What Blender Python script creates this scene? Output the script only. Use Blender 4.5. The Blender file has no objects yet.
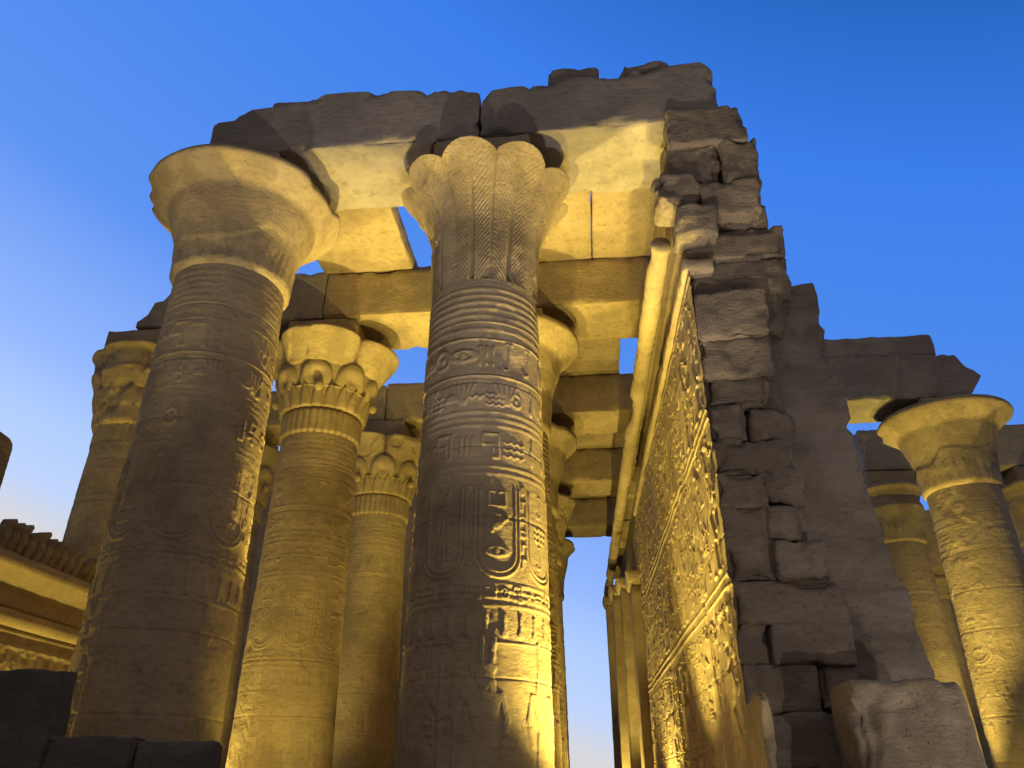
import bpy, math
import numpy as np
from math import radians as R, pi

# ------------------------------------------------------------------ camera, sky, exposure, lamps
S = bpy.context.scene
COL = S.collection
F_PX, PITCH, YAW = 769.0, R(27.7), R(5.6)
cam_d = bpy.data.cameras.new('camera')
cam = bpy.data.objects.new('camera', cam_d); COL.objects.link(cam)
cam_d.sensor_width = 36; cam_d.lens = F_PX / 1024 * 36
cam_d.clip_end = 3000; cam_d.clip_start = 0.05
cam.rotation_euler = (R(90) + PITCH, 0, YAW)
S.camera = cam

GROUND = -1.7            # the eye is the origin; the ground lies 1.7 m below it

W = bpy.data.worlds.new('World'); S.world = W; W.use_nodes = True
nt = W.node_tree; nt.nodes.clear()
def N(t, k, **kw):
    n = t.nodes.new(k)
    for a, b in kw.items(): setattr(n, a, b)
    return n
def ramp(n, stops):
    cr = n.color_ramp
    while len(cr.elements) < len(stops): cr.elements.new(0.5)
    for e, (p, c) in zip(cr.elements, stops):
        e.position = p; e.color = (*c, 1)
out = N(nt, 'ShaderNodeOutputWorld'); bg = N(nt, 'ShaderNodeBackground')
tc = N(nt, 'ShaderNodeTexCoord'); sep = N(nt, 'ShaderNodeSeparateXYZ')
nt.links.new(tc.outputs['Generated'], sep.inputs[0])
# after-sunset sky: pale at the western horizon ahead, deep blue overhead, dark behind the visitor
west = N(nt, 'ShaderNodeValToRGB')
ramp(west, [(0.0, (.70, .69, .68)), (.035, (.68, .69, .75)), (.075, (.53, .67, .98)), (.15, (.43, .61, .99)), (.215, (.31, .49, 1.0)), (.40, (.115, .30, .90)), (.60, (.070, .25, .84)), (.75, (.047, .212, .84)), (.90, (.016, .125, .49)), (1.0, (.012, .09, .38))])
east = N(nt, 'ShaderNodeValToRGB')
ramp(east, [(0.0, (.34, .285, .235)), (.35, (.285, .25, .22)), (1.0, (.08, .10, .15))])
mr = N(nt, 'ShaderNodeMapRange'); mr.inputs['From Min'].default_value = -0.25; mr.inputs['From Max'].default_value = 0.35
mr.interpolation_type = 'SMOOTHSTEP'
sl = N(nt, 'ShaderNodeMath', operation='MULTIPLY_ADD'); sl.inputs[1].default_value = .37     # brighter towards the left, where the sun went down
nt.links.new(sep.outputs['X'], sl.inputs[0]); nt.links.new(sep.outputs['Z'], sl.inputs[2])
nt.links.new(sl.outputs[0], west.inputs[0]); nt.links.new(sep.outputs['Z'], east.inputs[0])
nt.links.new(sep.outputs['Y'], mr.inputs['Value'])
mx = N(nt, 'ShaderNodeMix', data_type='RGBA')
nt.links.new(mr.outputs[0], mx.inputs['Factor']); nt.links.new(east.outputs[0], mx.inputs[6]); nt.links.new(west.outputs[0], mx.inputs[7])
nt.links.new(mx.outputs[2], bg.inputs['Color']); bg.inputs['Strength'].default_value = 1.0
nt.links.new(bg.outputs[0], out.inputs[0])

S.view_settings.view_transform = 'Standard'; S.view_settings.look = 'None'
S.view_settings.exposure = 0; S.view_settings.gamma = 1
S.render.engine = 'CYCLES'; S.cycles.use_denoising = True
S.cycles.max_bounces = 5; S.cycles.diffuse_bounces = 3; S.cycles.sample_clamp_indirect = 4

def lamp(loc, target, power, col, cone=120, blend=.6, rad=.09, name='floodlight'):
    l = bpy.data.lights.new(name, 'SPOT'); o = bpy.data.objects.new(name, l); COL.objects.link(o)
    l.energy = power; l.color = col; l.spot_size = R(cone); l.spot_blend = blend; l.shadow_soft_size = rad
    o.location = loc
    d = np.array(target, float) - np.array(loc, float)
    import mathutils
    o.rotation_euler = mathutils.Vector(d).to_track_quat('-Z', 'Y').to_euler()
    return o
AMB = (1, .775, .165); PALE = (1, .88, .76); WARM = (1, .80, .45)
LZ = -1.5
# passage between the palm column row and the relief wall
lamp((1.2, 10.35, LZ), (-.9, 10.6, 5.2), 5600, AMB, 64, .7)
lamp((-.20, 12.7, LZ), (.5, 11.9, 8), 2700, AMB, 78, .6)
lamp((.70, 17.5, LZ), (.0, 17.8, 10), 1800, AMB, 110)
lamp((.50, 23.4, LZ), (-.1, 23.6, 10), 1700, AMB, 110)
lamp((.35, 29.3, LZ), (-.2, 29.6, 10), 1700, AMB, 110)
# nave between the two column rows
lamp((-3.6, 13.5, LZ), (-3.3, 11.7, 10), 6900, AMB, 62, .5)
lamp((-3.9, 18.6, LZ), (-3.9, 18.0, 10), 1700, AMB, 76, .7)
lamp((-4.1, 25.0, LZ), (-4.1, 25.0, 10), 1300, AMB, 80, .7)
lamp((-7.9, 15.5, LZ), (-6.9, 15.7, 8), 1100, AMB, 66, .6)
lamp((-8.6, 19.0, LZ), (-8.5, 19.4, 10), 600, AMB, 120)
lamp((-4.0, 12.9, LZ), (-5.4, 15.8, 5), 620, AMB, 90, .9)
lamp((1.2, 9.45, LZ), (1.6, 9.9, 2.5), 45, AMB, 140, .6)
lamp((-12.2, 14.0, LZ), (-11.1, 15.0, 9), 1700, AMB, 18, .9)
# beyond the wall, right-hand side of the hall
lamp((7.5, 19.0, LZ), (10.7, 21.6, 6.4), 3400, AMB, 36, .9)
lamp((8.9, 21.9, LZ), (9.6, 22.0, 9), 4200, AMB, 44, .9)
lamp((8.4, 20.4, LZ), (10.2, 21.8, 3), 180, AMB, 120, .6)
lamp((12.0, 25.0, LZ), (12.2, 26.4, 10), 2400, AMB, 120)
# forecourt lamps, weak and paler, low behind added light-blocking walls, turned up at the beams
lamp((-.5, 5.5, -1.45), (-1.0, 9.9, 12), 2000, PALE, 64, .9)
lamp((-7.2, 5.5, -1.45), (-4.2, 9.9, 13.5), 1300, PALE, 40, 1)
lamp((5.2, 3.6, -1.45), (3.0, 10.4, 6), 380, PALE, 100, .9)
lamp((4.9, 7.4, -1.45), (3.2, 10.4, 4.5), 130, PALE, 90, .9)
# uplights at the feet of the two front columns and of the wall's broken end, and one between the columns
lamp((-6.2, 8.88, LZ), (-6.1, 9.1, 9.4), 2300, AMB, 17.5, 1)
lamp((-1.45, 9.0, LZ), (-1.5, 9.3, 9.4), 3600, AMB, 14.5, 1)
lamp((1.5, 8.3, LZ), (2.35, 9.8, 8.7), 1500, WARM, 17, .7)
lamp((-3.75, 12.3, LZ), (-3.75, 11.9, 5), 420, AMB, 92, .4)

# ------------------------------------------------------------------ helpers
rt = np.array([math.cos(YAW), math.sin(YAW), 0.0])
fw = np.array([-math.sin(YAW) * math.cos(PITCH), math.cos(YAW) * math.cos(PITCH), math.sin(PITCH)])
upv = np.cross(rt, fw)
def at(u, v, Y):
    """surveyed point: where the sight line through photo pixel (u, v) meets the plane at depth Y"""
    r = fw + rt * (u - 512) / F_PX + upv * (384 - v) / F_PX
    return r * Y / r[1]
def sk(y): return -0.022 * (y - 10.8)      # the hall's long axis leans a little left

def _h(i, j, k, s):
    n = (i.astype(np.int64) * 374761393 + j.astype(np.int64) * 668265263 + k.astype(np.int64) * 2147483647 + s * 1274126177) & 0xffffffff
    n = ((n ^ (n >> 13)) * 1274126177) & 0xffffffff
    n = (n ^ (n >> 16)) & 0xffff
    return n / 32767.5 - 1
def vn(P, f=1.0, s=0):
    P = np.asarray(P, float) * f
    i = np.floor(P).astype(np.int64); t = P - i; t = t * t * (3 - 2 * t)
    x, y, z = i[..., 0], i[..., 1], i[..., 2]; a, b, c = t[..., 0], t[..., 1], t[..., 2]
    def L(p, q, w): return p + (q - p) * w
    return L(L(L(_h(x, y, z, s), _h(x + 1, y, z, s), a), L(_h(x, y + 1, z, s), _h(x + 1, y + 1, z, s), a), b),
             L(L(_h(x, y, z + 1, s), _h(x + 1, y, z + 1, s), a), L(_h(x, y + 1, z + 1, s), _h(x + 1, y + 1, z + 1, s), a), b), c)
def fbm(P, f, s=0, o=3):
    r = 0; a = 1.0; t = 0
    for k in range(o):
        r = r + a * vn(P, f * 2 ** k, s + 17 * k); t += a; a *= .5
    return r / t
def vfbm(P, f, s=0, o=2): return np.stack([fbm(P, f, s + 101 * k, o) for k in range(3)], -1)

def link(name, V, F, m, parent=None, smooth=True):
    me = bpy.data.meshes.new(name)
    V = np.asarray(V, np.float32).reshape(-1, 3); F = np.asarray(F, np.int32)
    k = F.shape[1]
    me.vertices.add(len(V)); me.vertices.foreach_set('co', V.ravel())
    me.loops.add(F.size); me.loops.foreach_set('vertex_index', F.ravel())
    me.polygons.add(len(F)); me.polygons.foreach_set('loop_start', np.arange(0, F.size, k, dtype=np.int32))
    me.polygons.foreach_set('loop_total', np.full(len(F), k, np.int32))
    me.polygons.foreach_set('use_smooth', np.full(len(F), smooth, bool))
    me.update(calc_edges=True); me.validate()
    if m: me.materials.append(m)
    o = bpy.data.objects.new(name, me); COL.objects.link(o)
    if parent:
        o.parent = parent; o.location = (0, 0, 0)
        o.matrix_parent_inverse = parent.matrix_basis.inverted()
    return o
def grid_faces(n, m, wrap=False, flip=False):
    j = np.arange(m if wrap else m - 1); i = np.arange(n - 1)
    I, J = np.meshgrid(i, j, indexing='ij'); J2 = (J + 1) % m
    q = np.stack([I * m + J, I * m + J2, (I + 1) * m + J2, (I + 1) * m + J], -1).reshape(-1, 4)
    return q[:, ::-1] if flip else q
def tag(o, label=None, cat=None, group=None, kind=None):
    if label: o['label'] = label
    if cat: o['category'] = cat
    if group: o['group'] = group
    if kind: o['kind'] = kind
    elif label: o['kind'] = 'thing'
    return o
def empty(name, loc, label, cat, group=None):
    o = bpy.data.objects.new(name, None); COL.objects.link(o); o.location = loc; o.empty_display_size = .3
    return tag(o, label, cat, group)

def lines(a, b, r, step):
    inner = np.linspace(a + r, b - r, max(2, int((b - a - 2 * r) / step) + 1))
    return np.concatenate([[a, a + r * .3, a + r * .65], inner, [b - r * .65, b - r * .3, b]])
def rough(name, lo, hi, m, parent=None, r=.05, step=.18, amp=.02, f=2.2, seed=0, warp=None, smooth=True, wear=1.0, chip=.05):
    """a weathered stone block: rounded box, worn arrises, uneven faces"""
    lo = np.minimum(np.array(lo, float), hi); hi = np.maximum(lo, np.array(hi, float)); d = hi - lo
    r = min(r, d.min() * .45)
    ax = [lines(lo[k], hi[k], r, step) for k in range(3)]
    nx, ny, nz = map(len, ax)
    V = {}; P = []; Fs = []
    idx = -np.ones((nx, ny, nz), int)
    sh = np.zeros((nx, ny, nz), bool); sh[[0, -1]] = True; sh[:, [0, -1]] = True; sh[:, :, [0, -1]] = True
    ii = np.argwhere(sh); idx[tuple(ii.T)] = np.arange(len(ii))
    P = np.stack([ax[k][ii[:, k]] for k in range(3)], -1)
    def face(a, flip):
        q = np.stack([a[:-1, :-1], a[1:, :-1], a[1:, 1:], a[:-1, 1:]], -1).reshape(-1, 4)
        Fs.append(q[:, ::-1] if flip else q)
    face(idx[:, :, 0], True); face(idx[:, :, -1], False)
    face(idx[:, 0, :], False); face(idx[:, -1, :], True)
    face(idx[0], True); face(idx[-1], False)
    c = np.clip(P, lo + r, hi - r); dv = P - c; ln = np.linalg.norm(dv, axis=1)
    edge = (np.abs(dv) > 1e-6).sum(1) >= 2
    rr = np.where(edge, r * (1 + .9 * wear * np.minimum(0, fbm(P, 3.1, seed + 5, 2))), r)
    P2 = np.where(ln[:, None] > 1e-9, c + dv / np.maximum(ln, 1e-9)[:, None] * rr[:, None], P)
    P2 = P2 + amp * vfbm(P2, f, seed, 3) * np.array([1, 1, 1])
    if chip:
        reach = np.minimum(chip * 2.4, d * .3)
        near_lo = np.clip(1 - (P - lo) / reach, 0, 1); near_hi = np.clip(1 - (hi - P) / reach, 0, 1)
        near = np.maximum(near_lo, near_hi); two = np.sort(near, 1)[:, 1]              # closeness to the nearest arris
        n_ = np.clip((fbm(P, 1.5 / max(.25, min(1.0, chip * 6)), seed + 61, 4) - .08) * 3.2, 0, 1)
        P2 = P2 + (near_lo - near_hi) * (two * n_ * chip)[:, None]
        P2 = P2 + vfbm(P, 7, seed + 31, 2) * (.25 * amp)
    if warp is not None: P2 = warp(P2, (P - lo) / d)
    return link(name, P2, np.concatenate(Fs), m, parent, smooth)

# ------------------------------------------------------------------ materials (sandstone in a few natural tones, one darkened to stand for shade)
def stone(name, a, b, stain, scale=1.0, bump=.5, course=0.0, rough_=.92, fine=55):
    m = bpy.data.materials.new(name); m.use_nodes = True; t = m.node_tree
    bs = t.nodes['Principled BSDF']; bs.inputs['Roughness'].default_value = rough_; bs.inputs['Specular IOR Level'].default_value = .02
    ge = N(t, 'ShaderNodeNewGeometry')
    n1 = N(t, 'ShaderNodeTexNoise'); n1.inputs['Scale'].default_value = 1.1 * scale; n1.inputs['Detail'].default_value = 8; n1.inputs['Roughness'].default_value = .62
    n2 = N(t, 'ShaderNodeTexNoise'); n2.inputs['Scale'].default_value = 7 * scale; n2.inputs['Detail'].default_value = 7; n2.inputs['Roughness'].default_value = .7
    n3 = N(t, 'ShaderNodeTexNoise'); n3.inputs['Scale'].default_value = fine; n3.inputs['Detail'].default_value = 4; n3.inputs['Roughness'].default_value = .7
    mp = N(t, 'ShaderNodeMapping'); mp.inputs['Scale'].default_value = (1, 1, 2.6)       # bedding planes: streaks run level
    for n in (n1, n2): t.links.new(mp.outputs[0], n.inputs['Vector'])
    t.links.new(ge.outputs['Position'], mp.inputs[0]); t.links.new(ge.outputs['Position'], n3.inputs['Vector'])
    r1 = N(t, 'ShaderNodeValToRGB'); ramp(r1, [(.33, a), (.66, b)])
    r2 = N(t, 'ShaderNodeValToRGB'); ramp(r2, [(.28, (.50, .48, .46)), (.47, (1, 1, 1)), (.7, (1.14, 1.11, 1.06))])
    t.links.new(n1.outputs[0], r1.inputs[0]); t.links.new(n2.outputs[0], r2.inputs[0])
    mu = N(t, 'ShaderNodeMix', data_type='RGBA', blend_type='MULTIPLY'); mu.inputs[0].default_value = .75
    t.links.new(r1.outputs[0], mu.inputs[6]); t.links.new(r2.outputs[0], mu.inputs[7])
    # stains: big uneven blotches of darker patina
    n4 = N(t, 'ShaderNodeTexNoise'); n4.inputs['Scale'].default_value = .55 * scale; n4.inputs['Detail'].default_value = 9; n4.inputs['Roughness'].default_value = .68
    t.links.new(ge.outputs['Position'], n4.inputs['Vector'])
    r4 = N(t, 'ShaderNodeValToRGB'); ramp(r4, [(.50, (0, 0, 0)), (.60, (1, 1, 1))])
    t.links.new(n4.outputs[0], r4.inputs[0])
    ms = N(t, 'ShaderNodeMix', data_type='RGBA'); f4 = N(t, 'ShaderNodeMath', operation='MULTIPLY'); f4.inputs[1].default_value = .7
    t.links.new(r4.outputs[0], f4.inputs[0]); t.links.new(f4.outputs[0], ms.inputs[0])
    ms.inputs[7].default_value = (*stain, 1); t.links.new(mu.outputs[2], ms.inputs[6])
    t.links.new(ms.outputs[2], bs.inputs['Base Color'])
    ad = N(t, 'ShaderNodeMath', operation='MULTIPLY_ADD'); ad.inputs[1].default_value = .35
    t.links.new(n3.outputs[0], ad.inputs[0]); t.links.new(n2.outputs[0], ad.inputs[2])
    # pits
    vo = N(t, 'ShaderNodeTexNoise'); vo.inputs['Scale'].default_value = 16; vo.inputs['Detail'].default_value = 5
    t.links.new(ge.outputs['Position'], vo.inputs['Vector'])
    rp = N(t, 'ShaderNodeValToRGB'); ramp(rp, [(.27, (0, 0, 0)), (.36, (1, 1, 1))]); t.links.new(vo.outputs[0], rp.inputs[0])
    ad2 = N(t, 'ShaderNodeMath', operation='MULTIPLY_ADD'); ad2.inputs[1].default_value = .5
    t.links.new(rp.outputs[0], ad2.inputs[0]); t.links.new(ad.outputs[0], ad2.inputs[2])
    # sparse cracks
    nc = N(t, 'ShaderNodeTexNoise'); nc.inputs['Scale'].default_value = .75; nc.inputs['Detail'].default_value = 9; nc.inputs['Roughness'].default_value = .55
    t.links.new(ge.outputs['Position'], nc.inputs['Vector'])
    rc = N(t, 'ShaderNodeValToRGB'); ramp(rc, [(.4945, (1, 1, 1)), (.4985, (0, 0, 0)), (.5015, (0, 0, 0)), (.5055, (1, 1, 1))])
    t.links.new(nc.outputs[0], rc.inputs[0])
    ad3 = N(t, 'ShaderNodeMath', operation='MULTIPLY_ADD'); ad3.inputs[1].default_value = .22
    t.links.new(rc.outputs[0], ad3.inputs[0]); t.links.new(ad2.outputs[0], ad3.inputs[2]); ad2 = ad3
    bp = N(t, 'ShaderNodeBump'); bp.inputs['Strength'].default_value = bump; bp.inputs['Distance'].default_value = .05
    t.links.new(ad2.outputs[0], bp.inputs['Height']); t.links.new(bp.outputs[0], bs.inputs['Normal'])
    return m
SAND = stone('sandstone', (.40, .315, .215), (.31, .24, .165), (.23, .18, .13))
SAND2 = stone('carved_sandstone', (.42, .335, .225), (.33, .26, .175), (.26, .20, .14), 1.0, .13)
PALM = stone('capital_sandstone', (.41, .325, .215), (.31, .24, .155), (.22, .17, .115), 1.2, .45)
GREYS = stone('weathered_sandstone', (.36, .315, .275), (.29, .25, .215), (.22, .19, .17), .8, .6)
RUBBLE = stone('broken_sandstone', (.34, .275, .21), (.235, .19, .15), (.19, .155, .125), 1.3, .8)
PLAST = stone('smooth_sandstone', (.30, .25, .205), (.19, .158, .13), (.34, .29, .245), .9, .6)
PALEB = stone('pale_eroded_sandstone', (.46, .37, .27), (.34, .27, .19), (.24, .19, .14), 1.6, .9)
SHADED = stone('shaded_sandstone', (.16, .135, .115), (.11, .095, .08), (.09, .08, .07), 1, .6)  # the unlit parapet's shade is put into this darker stone colour
SANDG = stone('sand', (.36, .28, .19), (.30, .235, .16), (.26, .2, .14), .4, .6, fine=90)

# ------------------------------------------------------------------ relief carving: height rasters
class Raster:
    def __init__(s, w, h, res):
        s.w, s.h, s.res = w, h, res
        s.nx, s.ny = int(w / res) + 1, int(h / res) + 1
        s.a = np.zeros((s.ny, s.nx), np.float32)
    def win(s, x0, x1, y0, y1):
        i0, i1 = max(0, int(x0 / s.res)), min(s.nx, int(x1 / s.res) + 2)
        j0, j1 = max(0, int(y0 / s.res)), min(s.ny, int(y1 / s.res) + 2)
        if i1 <= i0 or j1 <= j0: return None
        X, Y = np.meshgrid(np.arange(i0, i1) * s.res, np.arange(j0, j1) * s.res)
        return X, Y, (slice(j0, j1), slice(i0, i1))
    def put(s, sl, d, w, h):
        e = s.res * 1.2
        v = h * np.clip((w - d) / e + .5, 0, 1)
        s.a[sl] = np.maximum(s.a[sl], v)
    def stroke(s, pts, w=.02, h=1.0, w2=None):
        for k in range(len(pts) - 1):
            (ax, ay), (bx, by) = pts[k], pts[k + 1]
            wm = max(w, w2 or 0) + .03
            g = s.win(min(ax, bx) - wm, max(ax, bx) + wm, min(ay, by) - wm, max(ay, by) + wm)
            if g is None: continue
            X, Y, sl = g; dx, dy = bx - ax, by - ay; L = dx * dx + dy * dy + 1e-9
            t = np.clip(((X - ax) * dx + (Y - ay) * dy) / L, 0, 1)
            ww = w if w2 is None else w + (w2 - w) * t
            s.put(sl, np.hypot(X - ax - t * dx, Y - ay - t * dy), ww, h)
    def ell(s, cx, cy, rx, ry, h=1.0, ring=None, ang=0, half=0):
        m = max(rx, ry) + .05
        g = s.win(cx - m, cx + m, cy - m, cy + m)
        if g is None: return
        X, Y, sl = g; c, q = math.cos(ang), math.sin(ang)
        x, y = (X - cx) * c + (Y - cy) * q, -(X - cx) * q + (Y - cy) * c
        d = (np.hypot(x / rx, y / ry) - 1) * min(rx, ry)
        if half: d = np.where(y * half < 0, 9, d)
        if ring: s.put(sl, np.abs(d), ring, h)
        else: s.put(sl, d, 0.0, h)
    def poly(s, pts, h=1.0):
        p = np.array(pts); g = s.win(p[:, 0].min(), p[:, 0].max(), p[:, 1].min(), p[:, 1].max())
        if g is None: return
        X, Y, sl = g; ins = np.zeros(X.shape, bool); n = len(p)
        for k in range(n):
            (ax, ay), (bx, by) = p[k], p[(k + 1) % n]
            with np.errstate(divide='ignore', invalid='ignore'):
                ins ^= ((ay > Y) != (by > Y)) & (X < (bx - ax) * (Y - ay) / (by - ay + 1e-12) + ax)
        s.a[sl] = np.maximum(s.a[sl], np.where(ins, h, 0))
    def hline(s, y, w, h=1.0):
        j0, j1 = int((y - w) / s.res), int((y + w) / s.res) + 1
        for j in range(max(0, j0), min(s.ny, j1 + 1)):
            s.a[j] = np.maximum(s.a[j], h * math.sqrt(max(0, 1 - ((j * s.res - y) / (w + 1e-6)) ** 2)))
    def soften(s, n=1):
        for _ in range(n):
            a = s.a; p = np.pad(a, 1, mode='edge')
            s.a = (p[1:-1, 1:-1] * 4 + p[:-2, 1:-1] + p[2:, 1:-1] + p[1:-1, :-2] + p[1:-1, 2:]) / 8
    def sample(s, u, v):
        x = np.clip(u / s.res, 0, s.nx - 1.001); y = np.clip(v / s.res, 0, s.ny - 1.001)
        i, j = x.astype(int), y.astype(int); a, b = x - i, y - j
        A = s.a
        return (A[j, i] * (1 - a) + A[j, i + 1] * a) * (1 - b) + (A[j + 1, i] * (1 - a) + A[j + 1, i + 1] * a) * b

def glyph(r, cx, cy, s, k, fl=1):
    w = max(.012, .055 * s)
    def P(*q): return [(cx + fl * x * s, cy + y * s) for x, y in q]
    k %= 16
    if k == 0:
        r.ell(cx, cy, .28 * s, .15 * s, ang=.45 * fl); r.ell(cx + fl * .24 * s, cy + .26 * s, .1 * s, .1 * s)
        r.stroke(P((.3, .25), (.42, .2)), w * .6); r.stroke(P((-.2, -.08), (-.44, -.3)), w, 1, w * 1.4)
        r.stroke(P((.02, -.1), (.02, -.42), (.14, -.42)), w * .7); r.stroke(P((-.1, -.1), (-.1, -.42), (.0, -.42)), w * .7)
    elif k == 1:
        r.ell(cx, cy + .1 * s, .13 * s, .38 * s); r.stroke(P((0, -.3), (0, -.48)), w)
    elif k == 2:
        r.ell(cx, cy + .24 * s, .15 * s, .22 * s, ring=w); r.stroke(P((0, .02), (0, -.46)), w); r.stroke(P((-.25, .0), (.25, .0)), w)
    elif k == 3:
        r.ell(cx, cy, .42 * s, .17 * s, ring=w); r.ell(cx, cy, .12 * s, .12 * s)
    elif k == 4:
        for yy in (-.2, .05, .3): r.stroke(P(*[(-.45 + .15 * i, yy + (.1 if i % 2 else 0)) for i in range(7)]), w * .7)
    elif k == 5:
        r.ell(cx, cy + .15 * s, .44 * s, .36 * s, half=-1)
    elif k == 6:
        r.stroke(P((-.45, -.1), (-.3, .06), (-.12, -.1), (.06, .06), (.22, -.08), (.36, .1), (.45, .16)), w)
    elif k == 7:
        r.ell(cx, cy, .3 * s, .3 * s, ring=w); r.ell(cx, cy, .09 * s, .09 * s)
    elif k == 8:
        r.stroke(P((-.15, .45), (-.15, -.38), (.3, -.38)), w * 1.5)
    elif k == 9:
        r.ell(cx, cy + .34 * s, .11 * s, .12 * s); r.stroke(P((0, .2), (-.05, -.1)), w * 2.2); r.stroke(P((-.05, -.1), (.28, -.02), (.22, -.42), (-.2, -.42), (-.08, -.15)), w * 1.4); r.stroke(P((0, .16), (.3, .2)), w)
    elif k == 10:
        r.stroke(P((0, -.48), (0, .36), (.2, .42), (.24, .3)), w * .8); r.stroke(P((-.1, -.48), (.1, -.48)), w * .7)
    elif k == 11:
        r.stroke(P((-.12, -.3), (-.36, -.3), (-.36, .28), (.36, .28), (.36, -.3), (.12, -.3)), w)
    elif k == 12:
        r.ell(cx, cy - .12 * s, .26 * s, .32 * s, half=1)
    elif k == 13:
        r.stroke(P((-.05, -.46), (.0, .2)), w * 1.6, 1, w * 2.6); r.ell(cx + fl * .06 * s, cy + .3 * s, .13 * s, .16 * s)
    elif k == 14:
        r.stroke(P((-.3, -.44), (-.3, .44), (-.08, .44), (-.08, -.02), (.32, -.02), (.32, -.44), (-.3, -.44)), w)
    else:
        for xx in (-.22, 0, .22): r.stroke(P((xx, -.3), (xx, .3)), w)

def figure(r, cx, y0, h, fl=1, crown=0):
    """a striding king or god in profile"""
    def P(*q): return [(cx + fl * x * h, y0 + y * h) for x, y in q]
    r.stroke(P((-.10, .02), (-.05, .25), (-.02, .44)), .030 * h, 1, .045 * h)
    r.stroke(P((.14, .02), (.09, .25), (.02, .44)), .030 * h, 1, .045 * h)
    r.stroke(P((-.12, .012), (-.01, .012)), .016 * h); r.stroke(P((.12, .012), (.23, .012)), .016 * h)
    r.poly(P((-.08, .50), (.07, .50), (.20, .27), (-.10, .27)))
    r.poly(P((-.065, .49), (.06, .49), (.15, .745), (-.14, .745)))
    r.stroke(P((.13, .73), (.22, .60), (.32, .64)), .022 * h)
    r.stroke(P((-.13, .73), (-.17, .57), (-.14, .43)), .022 * h)
    r.stroke(P((.0, .74), (.0, .80)), .03 * h)
    r.ell(cx + fl * .015 * h, y0 + .84 * h, .05 * h, .058 * h)
    r.stroke(P((-.04, .87), (-.06, .76)), .03 * h)
    if crown == 0:
        r.stroke(P((-.01, .89), (-.05, 1.08)), .05 * h, 1, .02 * h)
    elif crown == 1:
        r.ell(cx, y0 + 1.0 * h, .06 * h, .06 * h); r.stroke(P((-.09, 1.08), (-.07, .95), (.0, .91), (.07, .95), (.09, 1.08)), .014 * h)
    else:
        r.stroke(P((-.06, .9), (.08, .9)), .03 * h); r.stroke(P((-.05, .92), (-.07, 1.1)), .022 * h); r.stroke(P((.02, .92), (.02, 1.1)), .022 * h)
    r.stroke(P((.32, .02), (.32, .92)), .010 * h)

def column_raster(circ, H, rng, rg=.5):
    """bands of carving as they run down the shafts; v measured down from the shaft's top"""
    r = Raster(circ, H, .0125)
    def rings(v0, v1, n):
        for k in range(n): r.hline(v0 + (v1 - v0) * (k + .5) / n, (v1 - v0) / n * .30, rg)
    def row(v, s, step, h=.8):
        n = int(circ / step)
        for i in range(n):
            glyph(r, (i + .5) * circ / n, v, s, int(rng.integers(16)), -1)
    rings(.14, 1.02, 7)
    row(1.42, .50, .40); r.hline(1.13, .018); r.hline(1.76, .018)
    n = 9
    for i in range(n):                       # papyrus clump frieze
        cx = (i + .5) * circ / n
        for q in (-.14, -.07, 0, .07, .14): r.stroke([(cx + q * .3, 2.22), (cx + q * 1.4, 1.9)], .012, .8, .03)
    row(2.12, .34, .35)
    rings(2.3, 2.62, 3)
    row(2.88, .40, .36); rings(3.14, 3.34, 2)
    n = 8
    for i in range(n):                       # columns of signs between the cartouches
        cx = i * circ / n
        for q in range(6): glyph(r, cx, 3.5 + .2 * q, .13, int(rng.integers(16)), 1)
    for i in range(n):                       # hanging round-bottomed cartouches
        cx = (i + .5) * circ / n; w = circ / n * .42
        for q in (0, .07):
            r.stroke([(cx - w + q, 3.5), (cx - w + q, 4.42)], .017); r.stroke([(cx + w - q, 3.5), (cx + w - q, 4.42)], .017)
            a = np.linspace(0, pi, 16)
            r.stroke([(cx - (w - q) * math.cos(t), 4.42 + (.30 - q) * math.sin(t)) for t in a], .017)
        for yy in (3.66, 4.02, 4.38): glyph(r, cx + rng.uniform(-.02, .02), yy, .34, int(rng.integers(16)), -1)
    rings(4.76, 5.12, 4)
    row(4.92, .2, .2, .6)
    n = 26
    for i in range(n):
        cx = (i + .5) * circ / n; r.stroke([(cx, 5.2), (cx, 5.38)], .028); 
        r.ell(cx, 5.42, .05, .05)
    r.hline(5.53, .014, .7)
    n = 7
    for i in range(n):
        cx = (i + .5) * circ / n
        # figures stand upside down in v, so draw in a flipped helper raster
        figs.append((cx, -1 if i % 2 else 1, i % 3))
    return r
figs = []
def figure_band(r, base_v, h):
    t = Raster(r.w, h * 1.25, r.res)
    for cx, fl, cr in figs: figure(t, cx, .02, h, fl, cr)
    for cx, fl, cr in figs:
        for q in range(7):
            glyph(t, cx + fl * .40 * h, h * (.08 + .13 * q), .17, q * 3 + cr, -fl)
        for q in range(3):
            glyph(t, cx + fl * .52 * h * .5 + .12, h * (1.05 - .16 * q), .2, q * 5 + cr + 3, fl)
    figs.clear()
    j1 = int(base_v / r.res); n = t.ny
    A = t.a[::-1]
    j0 = j1 - n
    if j1 <= r.ny and j0 > 0: r.a[j0:j1, :] = np.maximum(r.a[j0:j1, :], A[:, :r.nx])

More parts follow.
